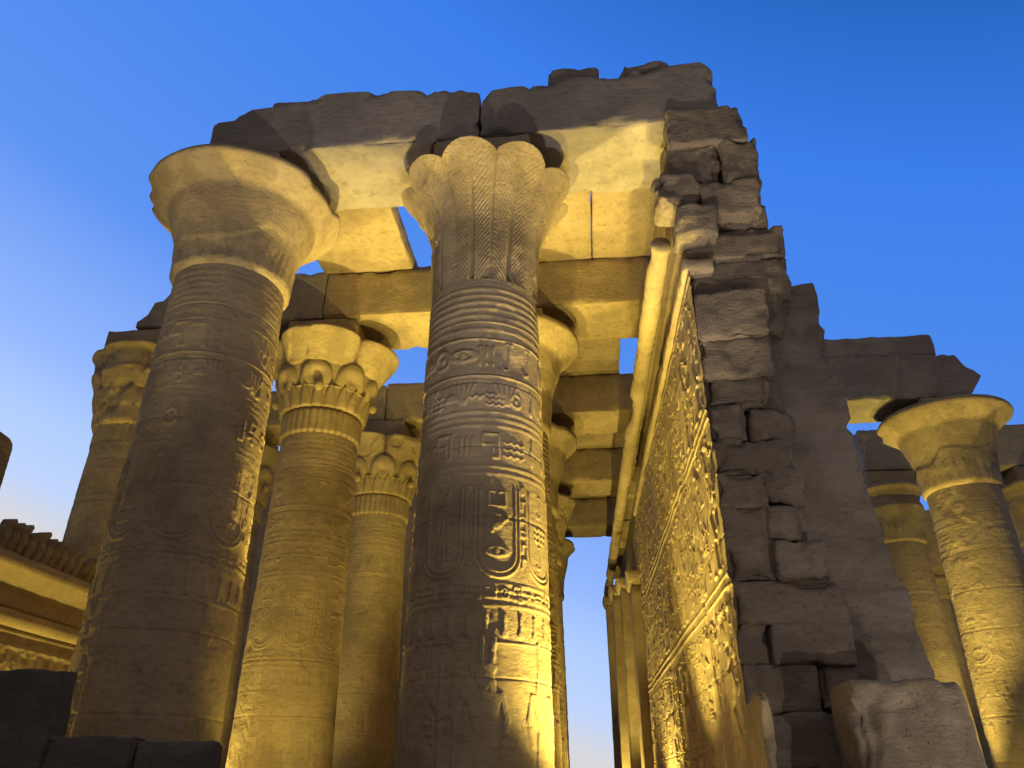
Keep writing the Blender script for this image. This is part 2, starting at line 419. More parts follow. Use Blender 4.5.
# ------------------------------------------------------------------ columns
ZT = 9.55                      # lip of the capitals; the beams lie at 10.2
SOF = 10.2
def shaft(par, x, y, ztop, rb, rtop, seed, res, carve=1.0, mat=SAND, wear=.5, rg=.5):
    H = ztop - GROUND - .35
    rng = np.random.default_rng(seed)
    circ = 2 * pi * rb
    ra = column_raster(circ, H, rng, rg)
    figure_band(ra, min(H - .1, 7.45), 1.76)
    face = math.atan2(-y, -x)                       # dense where it turns to the forecourt
    nd = int(rb * 3.9 / res)
    th = np.concatenate([np.linspace(-1.95, 1.95, nd), np.linspace(1.95, 2 * pi - 1.95, 34)[1:-1]]) + face
    v = np.linspace(0, H, int(H / res))
    TH, Vv = np.meshgrid(th, v)
    z = ztop - Vv
    rad = rtop + (rb - rtop) * (Vv / H) ** .92
    U = (TH % (2 * pi)) * rb
    C3 = np.stack([rad * np.cos(TH) + x, rad * np.sin(TH) + y, z], -1)
    h = ra.sample(U, Vv)
    wm = np.clip(.68 + 1.4 * wear * fbm(C3, .75, seed + 3, 3), .12, 1)       # eroded places
    d = h * .024 * carve * wm
    # drum joints and lost flakes
    for k, zj in enumerate(np.arange(.85, H, 1.02)):
        zz = zj + .006 * vn(C3, 2.0, seed)
        d = d - .012 * np.exp(-((Vv - zz) / .012) ** 2)
    fl = fbm(C3, 1.6, seed + 9, 4)
    d = d - .017 * np.clip((fl - .36) * 6, 0, 1)
    d = d + .012 * fbm(C3, 1.1, seed + 11, 3) + .004 * fbm(C3, 9, seed + 12, 2)
    rad = rad + d
    P = np.stack([rad * np.cos(TH) + x, rad * np.sin(TH) + y, z], -1)
    o = link('shaft', P, grid_faces(len(v), len(th), True, True), mat, par)
    rough('base', (x - rb - .35, y - rb - .35, GROUND - .05), (x + rb + .35, y + rb + .35, GROUND + .36), mat, par, .12, .5, .02, seed=seed)
    return o
def lathe(name, par, x, y, fn, ns, nt_, m, seed=0, amp=.01, face=0.0):
    s = np.linspace(0, 1, ns); th = np.linspace(0, 2 * pi, nt_, endpoint=False)
    TH, Sg = np.meshgrid(th, s)
    r, z = fn(TH, Sg)
    A = TH + face
    P = np.stack([x + r * np.cos(A), y + r * np.sin(A), z], -1)
    P = P + amp * vfbm(P, 3.0, seed, 3)
    return link(name, P, grid_faces(ns, nt_, True), m, par)
def prof(pts):
    p = np.array(pts, float); L = np.concatenate([[0], np.cumsum(np.hypot(*np.diff(p, axis=0).T))]); L /= L[-1]
    # smooth the polyline slightly
    q = np.linspace(0, 1, 120); rr = np.interp(q, L, p[:, 0]); zz = np.interp(q, L, p[:, 1])
    for _ in range(2):
        rr[1:-1] = (rr[:-2] + 2 * rr[1:-1] + rr[2:]) / 4; zz[1:-1] = (zz[:-2] + 2 * zz[1:-1] + zz[2:]) / 4
    return lambda s: (np.interp(s, q, rr), np.interp(s, q, zz))

def abacus(par, x, y, w, z0, z1, seed):
    rough('abacus', (x - w, y - w, z0), (x + w, y + w, z1 - .006), SAND, par, .05, .25, .012, seed=seed)

def bell_capital(par, x, y, z0, rs, lip, seed, chipped=True, top=ZT):
    H = top - z0
    f = prof([(rs - .03, z0 - .05), (rs + .06, z0), (rs + .09, z0 + .04 * H), (rs + .09, z0 + .16 * H), (rs + .15, z0 + .42 * H), (rs + .29, z0 + .64 * H),
              (rs + .46 * (lip - rs), z0 + .80 * H), (lip - .15, z0 + .925 * H), (lip, z0 + .98 * H), (lip - .01, z0 + 1.01 * H), (lip - .05, z0 + 1.05 * H), (rs * .8, z0 + 1.06 * H), (.05, z0 + 1.06 * H)])
    def fn(TH, s):
        r, z = f(s)
        q = np.stack([np.cos(TH) * r, np.sin(TH) * r, z], -1)
        if chipped:
            chip = np.clip((fbm(q, 1.1, seed + 40, 3) - .16) * 4, 0, 1) * np.clip((r - lip * .74) / (lip * .26), 0, 1)
            r = r - chip * .13 * (lip - rs); 
            z = z - chip * .05
        g = np.clip((z - z0) / H, 0, 1); ph = np.abs((TH * 26 / (2 * pi)) % 1 - .5) * 2
        r = r + .014 * (ph < 1 - g / .34) * (g > .02) * (g < .4)                      # ring of pointed sepals at the foot
        st = np.clip((fbm(q, .9, seed + 70, 2) + .05) * 22, 0, 1)                  # stepped edge of an old repair
        r = r - .025 * st * np.clip((z - z0) * 8, 0, 1) * np.clip((top - .25 - z) * 5, 0, 1)
        return r, z
    lathe('capital', par, x, y, fn, 90, 220, PALM, seed, .016)

def palm_capital(par, x, y, z0, rs, lip, seed, face, n=9):
    H = ZT - .02 - z0
    def fn(TH, s):
        s2 = np.clip(s / .86, 0, 1)
        ph = (TH * n / (2 * pi)) % 1 - .5                 # -.5 .. .5 across a frond
        lobe = np.clip(np.cos(ph * pi), 0, 1) ** .34
        ztop = H * (.945 + .055 * np.clip(np.cos(ph * pi), 0, 1) ** .8)
        z = z0 + ztop * s2
        e = z - z0
        g = np.clip(e / H, 0, 1)
        base = rs + .0 + .10 * g + (lip - rs - .08) * np.clip((g - .42) / .58, 0, 1) ** 2.1
        bulge = .03 + .085 * np.clip((g - .10) / .9, 0, 1) ** 1.2
        r = base + bulge * (lobe - .65)
        # mid rib and herringbone leaflets
        rib = np.exp(-(ph / .05) ** 2)
        ang = (e * 10.5 - np.abs(ph) * 11.0)
        her = np.abs(((ang) % 1) - .5) * 2
        r = r - .075 * rib * np.clip(1.15 - g, 0, 1) - .05 * np.clip((fbm(np.stack([np.cos(TH), np.sin(TH), z * .7], -1), 2.3, seed + 4, 3) - .2) * 3, 0, 1) - .015 * (her ** 2) * (1 - rib) * np.clip((np.abs(ph) - .05) * 20, 0, 1) * (np.abs(ph) < .44) * np.clip(1.05 - g, 0, 1) ** .3
        cap = np.clip((s - .86) / .14, 0, 1)
        r = r * (1 - cap) + .3 * cap; z = z + .05 * np.sin(cap * pi)
        return r, z
    lathe('capital', par, x, y, fn, 240, 520, PALM, seed, .008, face)

def composite_crown(par, x, y, z0, rs, lip, seed, face, T, H):
    # four open umbels
    f = prof([(0, 0), (.35, .12), (.55, .35), (.75, .62), (.96, .88), (1.0, .95), (.97, 1.0), (.4, 1.03), (0.05, 1.03)])
    def umb(TH, s):
        ph = np.abs((TH * 4 / (2 * pi)) % 1 - .5)
        lobe = np.sqrt(np.clip(1 - (ph / .5) ** 2, 0, 1))
        a, b = f(s)
        r = (rs + .1) + (lip - rs - .1) * a * (.34 + .66 * lobe)
        r = np.where(s > .9, r * (1 - (s - .9) / .1) + .1, r)
        q = np.stack([np.cos(TH) * r, np.sin(TH) * r, b], -1)
        r = r - .05 * np.clip((fbm(q, 1.5, seed + 8, 3) - .25) * 6, 0, 1)
        return r, z0 + .66 * H + b * .34 * H
    return lathe('capital', par, x, y, umb, T(60), T(360), PALM, seed + 3, .010, face)

def composite_capital(par, x, y, z0, rs, lip, seed, face, fine=True):
    k = 1 if fine else .6
    H = ZT - z0; T = lambda n: max(24, int(n * k))
    # reeded stems
    def stems(TH, s):
        r = rs + .015 + .045 * np.abs(np.sin(TH * 18)) ** .6; return r * np.where((s < .02) | (s > .98), .93, 1), z0 + s * .26 * H
    crown = composite_crown(par, x, y, z0, rs, lip, seed, face, T, H); par = crown
    lathe('stem_band', par, x, y, stems, 14, T(432), PALM, seed, .004, face)
    # small leaves
    def leaves(TH, s):
        ph = (TH * 22 / (2 * pi)) % 1 - .5; g = s
        leaf = np.clip(1 - (np.abs(ph) / (.47 * np.sqrt(np.clip(1 - g ** 2.2, 0.0, 1)) + .02)) ** 3, 0, 1)
        r = rs + .09 + .10 * g + .06 * leaf - .02
        r = np.where(s > .95, r + .03, r); r = np.where(s < .06, rs + .0, r)
        return r, z0 + .25 * H + s * .22 * H
    lathe('leaf_ring', par, x, y, leaves, T(36), T(440), PALM, seed + 1, .004, face)
    # eight round-headed buds
    def buds(TH, s):
        ph = (TH * 8 / (2 * pi)) % 1 - .5; g = s
        arch = np.clip(1 - (np.abs(ph) / (.46 * np.sqrt(np.clip(1 - g ** 3, 0, 1)) + .02)) ** 4, 0, 1)
        r = rs + .13 + .16 * g + .14 * arch * np.sin(np.clip(g, 0, 1) * pi * .75 + .4)
        hollow = np.exp(-((ph / .22) ** 2 + ((g - .35) / .22) ** 2)); r = r - .09 * hollow
        r = np.where(s > .94, rs + .2, r)
        return r, z0 + .46 * H + s * .27 * H
    lathe('bud_ring', par, x, y, buds, T(48), T(320), PALM, seed + 2, .006, face + pi / 8)
    # scroll buds at the corners
    for q in range(4):
        a = face + pi / 4 + q * pi / 2 + .1
        cx, cy, cz = x + (rs + .27) * math.cos(a), y + (rs + .27) * math.sin(a), z0 + .44 * H
        th = np.linspace(0, 2 * pi, 20, endpoint=False); t = np.linspace(-pi / 2, pi / 2, 9)
        TT, AA = np.meshgrid(t, th, indexing='ij')
        P = np.stack([cx + .11 * np.cos(TT) * np.cos(AA), cy + .11 * np.cos(TT) * np.sin(AA), cz + .13 * np.sin(TT)], -1)
        link('scroll', P, grid_faces(9, 20, True), PALM, par)

def tiered_capital(par, x, y, z0, rs, lip, seed, face):
    """weathered many-tiered bouquet capital"""
    H = ZT - z0
    f = prof([(rs, 0), (rs + .10, .03), (rs + .14, .22), (rs + .16, .25), (rs + .22, .45), (rs + .20, .48), (rs + .36, .68), (rs + .32, .70), (lip - .12, .92), (lip, .99), (lip - .1, 1.03), (.05, 1.03)])
    def fn(TH, s):
        r, z = f(s)
        k = np.where(z < .24, 24, np.where(z < .47, 16, np.where(z < .69, 8, 4)))
        ph = (TH * k / (2 * pi) + np.where(k == 16, .5, 0)) % 1 - .5
        amp = np.where(k == 24, .03, np.where(k == 16, .06, np.where(k == 8, .10, .16)))
        r = r + amp * (np.sqrt(np.clip(1 - (ph / .5) ** 2, 0, 1)) - .6) * (r > .3)
        q = np.stack([np.cos(TH) * r, np.sin(TH) * r, z * H], -1)
        r = r - .07 * np.clip((fbm(q, 2.2, seed, 3) - .1) * 3, 0, 1) * (r > .3)
        return r, z0 + z * H
    par = lathe('capital', par, x, y, fn, 110, 300, PALM, seed, .03, face)
    def stems(TH, s):
        r = rs + .0 + .03 * np.abs(np.sin(TH * 16)) ** .6; return r, z0 - .42 + s * .46
    lathe('stem_band', par, x, y, stems, 8, 300, PALM, seed, .004, face)

GC = 'columns of the ruined hall'
def column(kind, x, y, label, seed, res, z0, lip, rb=1.03, rtop=.88, carve=1.0, face=0.0, top=ZT, wear=.5, rg=.5):
    name = {'bell': 'bell_column', 'palm': 'palm_column', 'comp': 'composite_column', 'tier': 'bouquet_column'}[kind]
    x = x + sk(y)
    e = empty(name, (x, y, GROUND), label, 'column', GC)
    shaft(e, x, y, z0 + .02, rb, rtop, seed, res, carve, SAND, wear, rg)
    fc = math.atan2(-y, -x) + face
    if kind == 'bell': bell_capital(e, x, y, z0, rtop, lip, seed, True, top)
    elif kind == 'palm': palm_capital(e, x, y, z0, rtop, lip, seed, fc)
    elif kind == 'comp': composite_capital(e, x, y, z0, rtop, lip, seed, fc)
    else: tiered_capital(e, x, y, z0, rtop, lip, seed, fc)
    abacus(e, x, y, .86, top - .02, SOF, seed)
    return e
XA, XC, XF, XE = -6.06, -1.52, -10.75, 11.10
R1, R2, R3, R4, R5 = 10.75, 16.3, 22.2, 28.2, 34.0
column('bell', XA, R1, 'big foreground column with smooth flaring bell capital, left of the palm column', 11, .014, 7.75, 1.74, 1.05, .92, .95, wear=.8, rg=.25)
column('palm', XC, R1, 'foreground column crowned by a palm frond capital, nearest the carved wall', 12, .0125, 7.1, 1.50, 1.03, .88, 1.15, R(6), rg=.5)
column('comp', XA, R2, 'column with leafy tiered capital and open umbels behind the bell column', 13, .018, 7.15, 1.72, face=.52, carve=.45, wear=.9, rg=.4)
column('comp', XA, R3, 'half hidden column with bud and leaf capital, third back between two shafts', 14, .026, 7.15, 1.55, face=.05, carve=.4, wear=.9)
column('tier', XF, R2, 'column with bouquet capital against the sky, left of the bell column', 15, .026, 7.55, 1.35, face=.4, carve=.35, rg=.2)
column('comp', XF, R3, 'shadowy column glimpsed in the gap right of the bell column', 16, .045, 7.3, 1.4)
column('bell', XC, R2, 'column directly behind the palm column, its capital lip showing beside it', 17, .022, 7.2, 1.70)
column('bell', XC, R3, 'third column of the passage row with a round pale capital lip', 18, .03, 7.2, 1.68)
column('tier', XC, R4, 'fourth column of the passage row with a small leafy capital', 19, .05, 7.2, 1.6)
column('bell', XC, R5, 'last column of the passage row beside the strip of pale sky', 20, .05, 7.2, 1.6)
column('bell', XE, R3, 'carved column with chipped bell capital at the right edge, brightly lit', 21, .024, 7.5, 1.85, 1.05, .95, .6, top=9.7, rg=.15)
column('bell', 11.45, R4, 'plain column with bell capital behind the chipped right-hand one', 22, .045, 7.6, 1.28, carve=.5, rg=.2)
column('bell', 16.6, R4, 'column cut off by the right edge of the photo behind the chipped capital', 23, .045, 7.6, 1.4)
column('bell', 14.45, 33.0, 'far slim column glimpsed between the two right-hand columns', 24, .05, 6.7, .85, .55, .45, .4, top=7.8)

# broken column at the left margin
XS = -10.5
e = empty('column_stump', (XS, R1, GROUND), 'broken brown column without capital at the left edge of the photo', 'column', None)
shaft(e, XS, R1, 5.16, 1.05, .95, 31, .05, .5)
lathe('broken_top', e, XS, R1, lambda T, s: ((.955 - .12 * s ** 3) * np.where(s > .9, (1 - s) / .1, 1), 5.14 + .10 * np.sqrt(s) + .03 * np.sin(3 * T) * s), 16, 60, SAND, 31, .03)

# ------------------------------------------------------------------ beams and roof slabs
GB = 'stone beams across the column rows'
def beam(x0, x1, y0, zt0, zt1, label, seed, m=SAND, z0=SOF, w=1.72, topfn=None, r=.028, amp=.028, nm='architrave_beam', endL=None, endR=None):
    x0 += sk(y0); x1 += sk(y0)
    e = empty(nm, ((x0 + x1) / 2, y0 + w / 2, z0), label, 'beam', GB)
    zt = max(zt0, zt1)
    def warp(P, u):
        t = u[:, 2]; top = zt0 + (zt1 - zt0) * u[:, 0]
        if topfn is not None: top = topfn(u[:, 0])
        P = P.copy()
        k = (top - z0) / (zt - z0)
        P[:, 2] = z0 + (P[:, 2] - z0) * k
        if endL: P[:, 0] += endL(t) * np.clip(1 - u[:, 0] * 4, 0, 1)
        if endR: P[:, 0] += endR(t) * np.clip(u[:, 0] * 4 - 3, 0, 1)
        return P
    o = rough('beam_stone', (x0, y0, z0), (x1, y0 + w, zt), m, e, r, (.075 if y0 < 11 else .11), amp, 1.5, seed, warp, chip=(.08 if y0 < 11 else .05))
    return e
ip = lambda xs, ys: (lambda u: np.interp(u, xs, ys))
beam(-6.60, -1.585, 9.9, 11.5, 11.3, 'left half of the front roof beam, spanning bell and palm columns', 41, GREYS,
     topfn=ip([0, .012, .09, .10, .13, .14, .33, .42, .5, .6, .8, .93, 1], [10.93, 11.03, 11.06, 11.24, 11.27, 11.31, 11.45, 11.57, 11.6, 11.55, 11.48, 11.42, 11.30]))
beam(-1.555, 2.55, 9.88, 11.3, 11.6, 'right half of the front roof beam, from palm column to carved wall', 42, GREYS,
     topfn=ip([0, .06, .25, .4, .6, .8, .96, 1], [11.22, 11.33, 11.40, 11.47, 11.53, 11.6, 11.62, 11.4]), endR=lambda t: .15 - .1 * t)
beam(-10.9, -6.1, 15.4, 11.0, 11.6, 'broken end of the second beam resting on the bouquet column', 43, GREYS,
     topfn=ip([0, .05, .06, .14, .15, .3, .5, 1], [10.45, 10.5, 10.9, 11.0, 11.35, 11.5, 11.55, 11.6]))
beam(-6.08, -1.5, 15.4, 11.5, 11.5, 'second beam between the leafy capital and the palm column', 44, SAND)
beam(-1.48, 1.95, 15.42, 11.5, 11.5, 'second beam between the palm column and the carved wall', 45, SAND)
beam(-10.8, -5.9, 21.4, 11.45, 11.45, 'third beam over the half hidden column, left of the sky gap', 46, SAND)
beam(-5.88, -1.5, 21.4, 11.5, 11.5, 'third beam seen under the sky gap left of the palm column', 47, SAND)
beam(-1.48, 1.95, 21.42, 11.5, 11.5, 'third beam back in the passage beside the carved wall', 48, SAND)
beam(-6.1, -1.5, 27.4, 11.5, 11.5, 'fourth beam from the front, left of the passage', 49, SAND)
beam(-1.48, 2.1, 27.4, 11.5, 11.5, 'fourth beam back over the passage', 50, SAND)
beam(-1.48, 2.2, 33.1, 11.5, 11.5, 'fifth and last beam over the passage, above the sky strip', 51, SAND)
beam(4.8, 12.05, 21.4, 11.7, 11.65, 'dark beam with a broken lit end above the chipped bell capital', 52, GREYS,
     topfn=ip([0, .8, 1], [11.72, 11.7, 11.62]), endR=lambda t: -.38 + .5 * (1 - np.abs(t - .45) * 2.2))
beam(10.6, 18.5, 27.3, 11.8, 11.8, 'dark beam behind the chipped bell capital at the right edge', 53, GREYS)

GS = 'roof slabs lying between the beams'
def slab(x0, x1, y0, y1, label, seed, z=11.52, th=.5):
    x0 += sk(y0); x1 += sk(y0)
    o = rough('roof_slab', (x0, y0, z), (x1, y1, z + th), SAND, None, .03, .15, .025, 1.2, seed, chip=.025)
    tag(o, label, 'roof slab', GS)
slab(-6.3, -4.02, 10.6, 16.4, 'roof slab with dark edge between bell and palm capitals', 61)
slab(-.95, .45, 10.7, 16.4, 'golden lit roof slab just right of the palm capital', 62)
slab(.47, 1.98, 10.7, 16.4, 'golden lit roof slab against the top of the carved wall', 63)
slab(-1.5, 1.40, 16.5, 22.3, 'roof slab behind the second beam, left of the small sky hole', 64)
slab(-1.5, 2.1, 22.4, 28.2, 'roof slab behind the third beam in the passage', 65)
slab(-1.5, 2.2, 28.3, 33.9, 'roof slab furthest back in the passage', 66)

def loose(x0, x1, y0, y1, z0, z1, label, seed, nm='loose_block', m=GREYS, amp=.06, r=.09):
    o = rough(nm, (x0, y0, z0), (x1, y1, z1), m, None, r, .12, amp, 2.2, seed); tag(o, label, 'stone block'); return o
loose(-5.62, -4.85, 10.1, 11.0, 11.30, 11.72, 'flat loose block on top of the left front beam', 71)
loose(-.32, .64, 10.0, 10.9, 11.40, 11.90, 'dark flat loose block on top of the right front beam', 72)
loose(1.02, 1.95, 10.0, 10.8, 11.50, 11.93, 'rounded loose lump near the top corner of the right front beam', 73, amp=.1, r=.14)
loose(-4.55, -3.55, 15.6, 16.6, 11.48, 11.78, 'small dark block on the second beam in the gap of sky', 74)
loose(-4.95, -3.9, 21.7, 22.6, 11.48, 12.0, 'upright block on the third beam at the edge of the sky gap', 75)
loose(6.8, 10.95, 21.55, 23.0, 11.68, 12.48, 'long dark top course block on the beam right of the wall', 76, amp=.05)
loose(-10.42, -10.08, 15.5, 15.95, 11.02, 11.72, 'small rounded stone knob above the bouquet capital beside the bell column', 77, m=SAND, r=.16)

# ------------------------------------------------------------------ carved wall and its broken masonry end
wall = empty('carved_wall', (3, 14, GROUND), 'tall ruined wall with floodlit carved inner face and broken masonry end', 'wall')
WX = 1.76
# relief face: three registers of figures and signs
rng = np.random.default_rng(5)
WL, WH = 12.6, 7.15 - GROUND
ra = Raster(WL, WH, .011)
def zz(z): return z - GROUND
for z in (4.72, 4.58, 2.42, 2.28, 7.0, -.2, -.34): ra.hline(zz(z), .024, .75)
def register(z0, z1):
    x = .25; k = 0
    H = z1 - z0
    while x < WL - .4:
        if k % 3 != 2:
            figure(ra, x + .5, zz(z0) + .03, H * .80, 1 if k % 2 else -1, int(rng.integers(3))); 
            for q in range(5):
                glyph(ra, x + rng.uniform(.0, .12), zz(z0 + H * (.28 + .14 * q)), .2, int(rng.integers(16)))
                glyph(ra, x + 1.02, zz(z0 + H * (.1 + .17 * q)), .22, int(rng.integers(16)))
            for q in range(5): glyph(ra, x + .18 + .2 * q, zz(z1) - .14, .19, int(rng.integers(16)))
            x += 1.2
        else:
            for cidx in range(3):
                ra.stroke([(x + .26 * cidx, zz(z0) + .05), (x + .26 * cidx, zz(z1) - .06)], .011)
                for q in range(int(H / .24)):
                    glyph(ra, x + .13 + .26 * cidx, zz(z0) + .16 + .24 * q, .21, int(rng.integers(16)))
            ra.stroke([(x + .78, zz(z0) + .05), (x + .78, zz(z1) - .06)], .011)
            x += .9
        k += 1
register(4.8, 6.95); register(2.5, 4.5); register(-.1, 2.2); register(-1.7, -.4)
u = np.concatenate([np.linspace(0, 3.2, 300), np.linspace(3.2, 7, 200)[1:], np.linspace(7, WL, 150)[1:]])
v = np.linspace(0, WH, 760)
Ug, Vg = np.meshgrid(u, v)
z = GROUND + Vg
Q0 = np.stack([np.zeros_like(z), Ug, z], -1)
ragged = .11 * fbm(Q0 * [1, 0, 1], 1.7, 3, 4) + .05 * fbm(Q0 * [1, 0, 1], 6, 4, 3)
y = 9.93 + Ug + ragged * np.clip(1 - Ug / .8, 0, 1)
q3 = np.stack([0 * y, y, z], -1)
er = np.clip(.75 + 1.1 * fbm(q3, .8, 8, 3), .15, 1)
hh = ra.sample(Ug, Vg) * (.034 + .012 * np.clip((2.3 - z) * 3, 0, 1)) * np.maximum(er, .5) - .03 * np.clip((fbm(q3, 1.5, 21, 4) - .30) * 7, 0, 1) + .013 * fbm(q3, 1.3, 22, 3)
hh = hh + .005 * fbm(q3, 7, 23, 2)
for zj in np.arange(-1.0, 7, .78):
    hh = hh - .012 * np.exp(-((z - zj) / .012) ** 2)
x = WX + sk(y) - hh - .014 * np.clip(Vg - 0, 0, 9) * 0
P = np.stack([x, y, z], -1)
# returned edges so the sheet has thickness
back0 = np.stack([np.full(len(v), WX + .05), y[:, 0] + .4, z[:, 0]], -1)[:, None]
back1 = np.stack([x[:, -1] + .4, y[:, -1] + .02, z[:, -1]], -1)[:, None]
P = np.concatenate([back0, P, back1], 1)
link('relief_face', P, grid_faces(P.shape[0], P.shape[1]), SAND2, wall)
# top fillet of the relief face, recess and torus roll above it
def strip(name, x0, x1, y0, y1, z0, z1, m, seed, step=.2, amp=.012, r=.03):
    def w(P, u): P = P.copy(); P[:, 0] += sk(P[:, 1]); return P
    return rough(name, (x0, y0, z0), (x1, y1, z1), m, wall, r, step, amp, 2.5, seed, w)
strip('fillet', WX - .09, WX + .4, 9.98, 22.4, 7.12, 7.36, SAND2, 81)
strip('recess_course', WX + .22, WX + .5, 10.5, 36, 7.34, 8.0, SAND, 82)
strip('upper_course', WX - .02, WX + .6, 10.9, 36, 8.5, 10.19, SAND, 83, .3)
th = np.linspace(0, 2 * pi, 40, endpoint=False); yy = np.concatenate([[10.72], np.linspace(10.72, 16.0, 90), np.linspace(16.0, 37.5, 120)[1:], [37.5]])
TT, YY = np.meshgrid(th, yy)
rr = np.full_like(TT, .18); rr[0] = .01; rr[-1] = .01
q3 = np.stack([np.cos(TT) * .3, YY, np.sin(TT) * .3], -1)
rr = rr * (1 + .10 * fbm(q3, 1.6, 31, 3)) - .05 * np.clip((fbm(q3, .9, 33, 3) - .28) * 6, 0, 1) * (rr > .1)
for yj in (12.3, 14.2, 16.6, 19.1, 21.5, 24, 27, 30): rr = rr - .045 * np.exp(-((YY - yj) / .035) ** 2) * (rr > .1)
rr = rr - .11 * np.clip(1.6 - np.abs(YY - 17.4) * 1.6, 0, 1) * np.clip(np.cos(TT - 2.6) + .8, 0, 1) * (rr > .1)      # length where the roll has broken away
rr = rr + .012 * np.sin(YY * 21 + 1.2 * np.cos(TT)) * (rr > .1) * np.clip(fbm(q3, .8, 35, 2) + .5, 0, 1)
P = np.stack([WX - .26 + sk(YY) + rr * np.cos(TT), YY, 8.2 + rr * np.sin(TT)], -1)
link('torus_moulding', P, grid_faces(len(yy), len(th), True, True), SAND2, wall)
# core behind, with the flat outer face that leans back
def core_w(P, u):
    P = P.copy()
    zt = P[:, 2]
    xr = np.interp(zt, [GROUND, .2, 1.2, 2.30, 2.42, 2.69, 7.15, 7.3], [4.36, 4.30, 4.23, 4.17, 4.07, 4.02, 3.82, 3.78])
    P[:, 0] = 2.0 + (P[:, 0] - 2.0) * (xr - 2.0) / 2.0
    return P
def core_w2(P, u):
    P = core_w(P, u); z = P[:, 2]
    for zj in (-.9, -.25, .42, 1.16, 1.78, 2.36, 3.1, 3.9, 4.75, 5.6, 6.4):          # bed joints, fainter where plaster is left
        P[:, 1] += (.06 if zj < 2.4 else .014) * np.exp(-((z - zj - .02 * vn(P, 1.5, 6)) / .04) ** 2) * (u[:, 1] < .02)
    pl = np.clip((fbm(P * [1, .2, 1], .9, 44, 4) + .02) * 9, 0, 1) * np.clip((z - 2.2) * 2, 0, 1)   # sheets of old render stand proud of the masonry
    P[:, 1] -= .05 * pl * (u[:, 1] < .02)
    P[:, 0] += .06 * fbm(P, 1.6, 47, 3) * u[:, 0]
    return P
rough('outer_face', (2.0, 10.6, GROUND), (4.0, 22, 7.16), PLAST, wall, .04, .06, .03, 1.4, 91, core_w2, chip=.10)
rough('wall_core', (1.98, 10.33, GROUND), (2.95, 36, 9.95), RUBBLE, wall, .06, .35, .03, 1.4, 92, lambda P, u: P + np.stack([sk(P[:, 1]), 0 * P[:, 1], 0 * P[:, 1]], -1))
blocks = [  # px rect on the end face, protrusion, rounding, amp
 (667, 106, 747, 141, .32, .05, .03), (719, 138, 759, 184, .22, .10, .06), (668, 136, 722, 186, .12, .14, .08), (656, 168, 702, 206, .28, .15, .09),
 (700, 180, 763, 211, .18, .10, .05), (652, 202, 716, 234, .34, .13, .06), (713, 206, 768, 231, .24, .09, .04), (664, 227, 788, 258, .30, .05, .035),
 (680, 254, 790, 296, .20, .14, .07), (688, 288, 770, 338, .42, .07, .03), (758, 280, 786, 330, .14, .12, .06), (690, 336, 776, 376, .32, .09, .05),
 (700, 373, 766, 408, .26, .10, .05), (704, 403, 751, 444, .34, .09, .05), (750, 404, 794, 444, .24, .13, .07), (708, 440, 792, 476, .26, .07, .04),
 (710, 472, 768, 507, .34, .07, .035), (760, 468, 810, 506, .20, .14, .08), (714, 504, 778, 582, .30, .05, .02), (765, 504, 803, 541, .34, .08, .03),
 (775, 538, 832, 582, .46, .07, .025), (722, 579, 850, 625, .34, .05, .02), (730, 622, 771, 668, .28, .05, .02), (769, 622, 855, 666, .36, .05, .02),
 (736, 664, 820, 713, .32, .05, .018), (818, 662, 864, 709, .27, .05, .02), (742, 710, 866, 772, .34, .05, .018)]
for k, (u0, v0, u1, v1, pr, r_, am) in enumerate(blocks):
    yf = (9.98 if k < 6 else 10.36) - pr * (.75 if k < 6 else .9)
    a = at(u0, v1, yf); b = at(u1, v0, yf); c0 = at(u0, v0, yf); d0 = at(u1, v1, yf)
    xa, xb = (a[0] + c0[0]) / 2, (b[0] + d0[0]) / 2; za, zb = (a[2] + d0[2]) / 2, (b[2] + c0[2]) / 2
    if k > 6 and xa < 2.15: xa = 1.785
    if k == 5: xa = max(xa, 1.62)
    if k == 6: xa = max(xa, 1.92)
    q = np.random.default_rng(900 + k).uniform(-1, 1, 8) * (.09 if am > .04 else .03)
    def skew(P, u, q=q, w=xb - xa, h=zb - za):
        P = P.copy()
        P[:, 0] += w * (q[0] * u[:, 2] + q[1] * (u[:, 2] - .5) ** 2)
        P[:, 2] += h * (q[2] * (u[:, 0] - .5) + q[3] * (u[:, 0] - .5) ** 2)
        P[:, 1] += (1 - u[:, 1]) * (q[4] * 1.2 * (u[:, 0] - .5) + q[5] * 1.2 * (u[:, 2] - .5))
        return P
    rough('stone_block', (xa + .008, yf, za + .008), (xb - .008, max(yf + .2, 10.62) if k > 6 else yf + .6, zb - .008), RUBBLE, wall, r_ * .8, .045, am * 1.5, 2.9, 200 + k * 7, skew, wear=1.0, chip=.09)
rough('stone_block', (1.85, 10.02, GROUND), (3.15, 11, .16), RUBBLE, wall, .05, .1, .02, 2, 399)
# low carved remnant in front of the wall's foot
def rem(P, u):
    P = P.copy(); P[:, 2] += -.10 * u[:, 1] * u[:, 2]; return P
rough('carved_remnant', (1.745, 8.93, GROUND), (1.86, 9.97, .93), SAND2, wall, .03, .05, .035, 4, 401, rem)

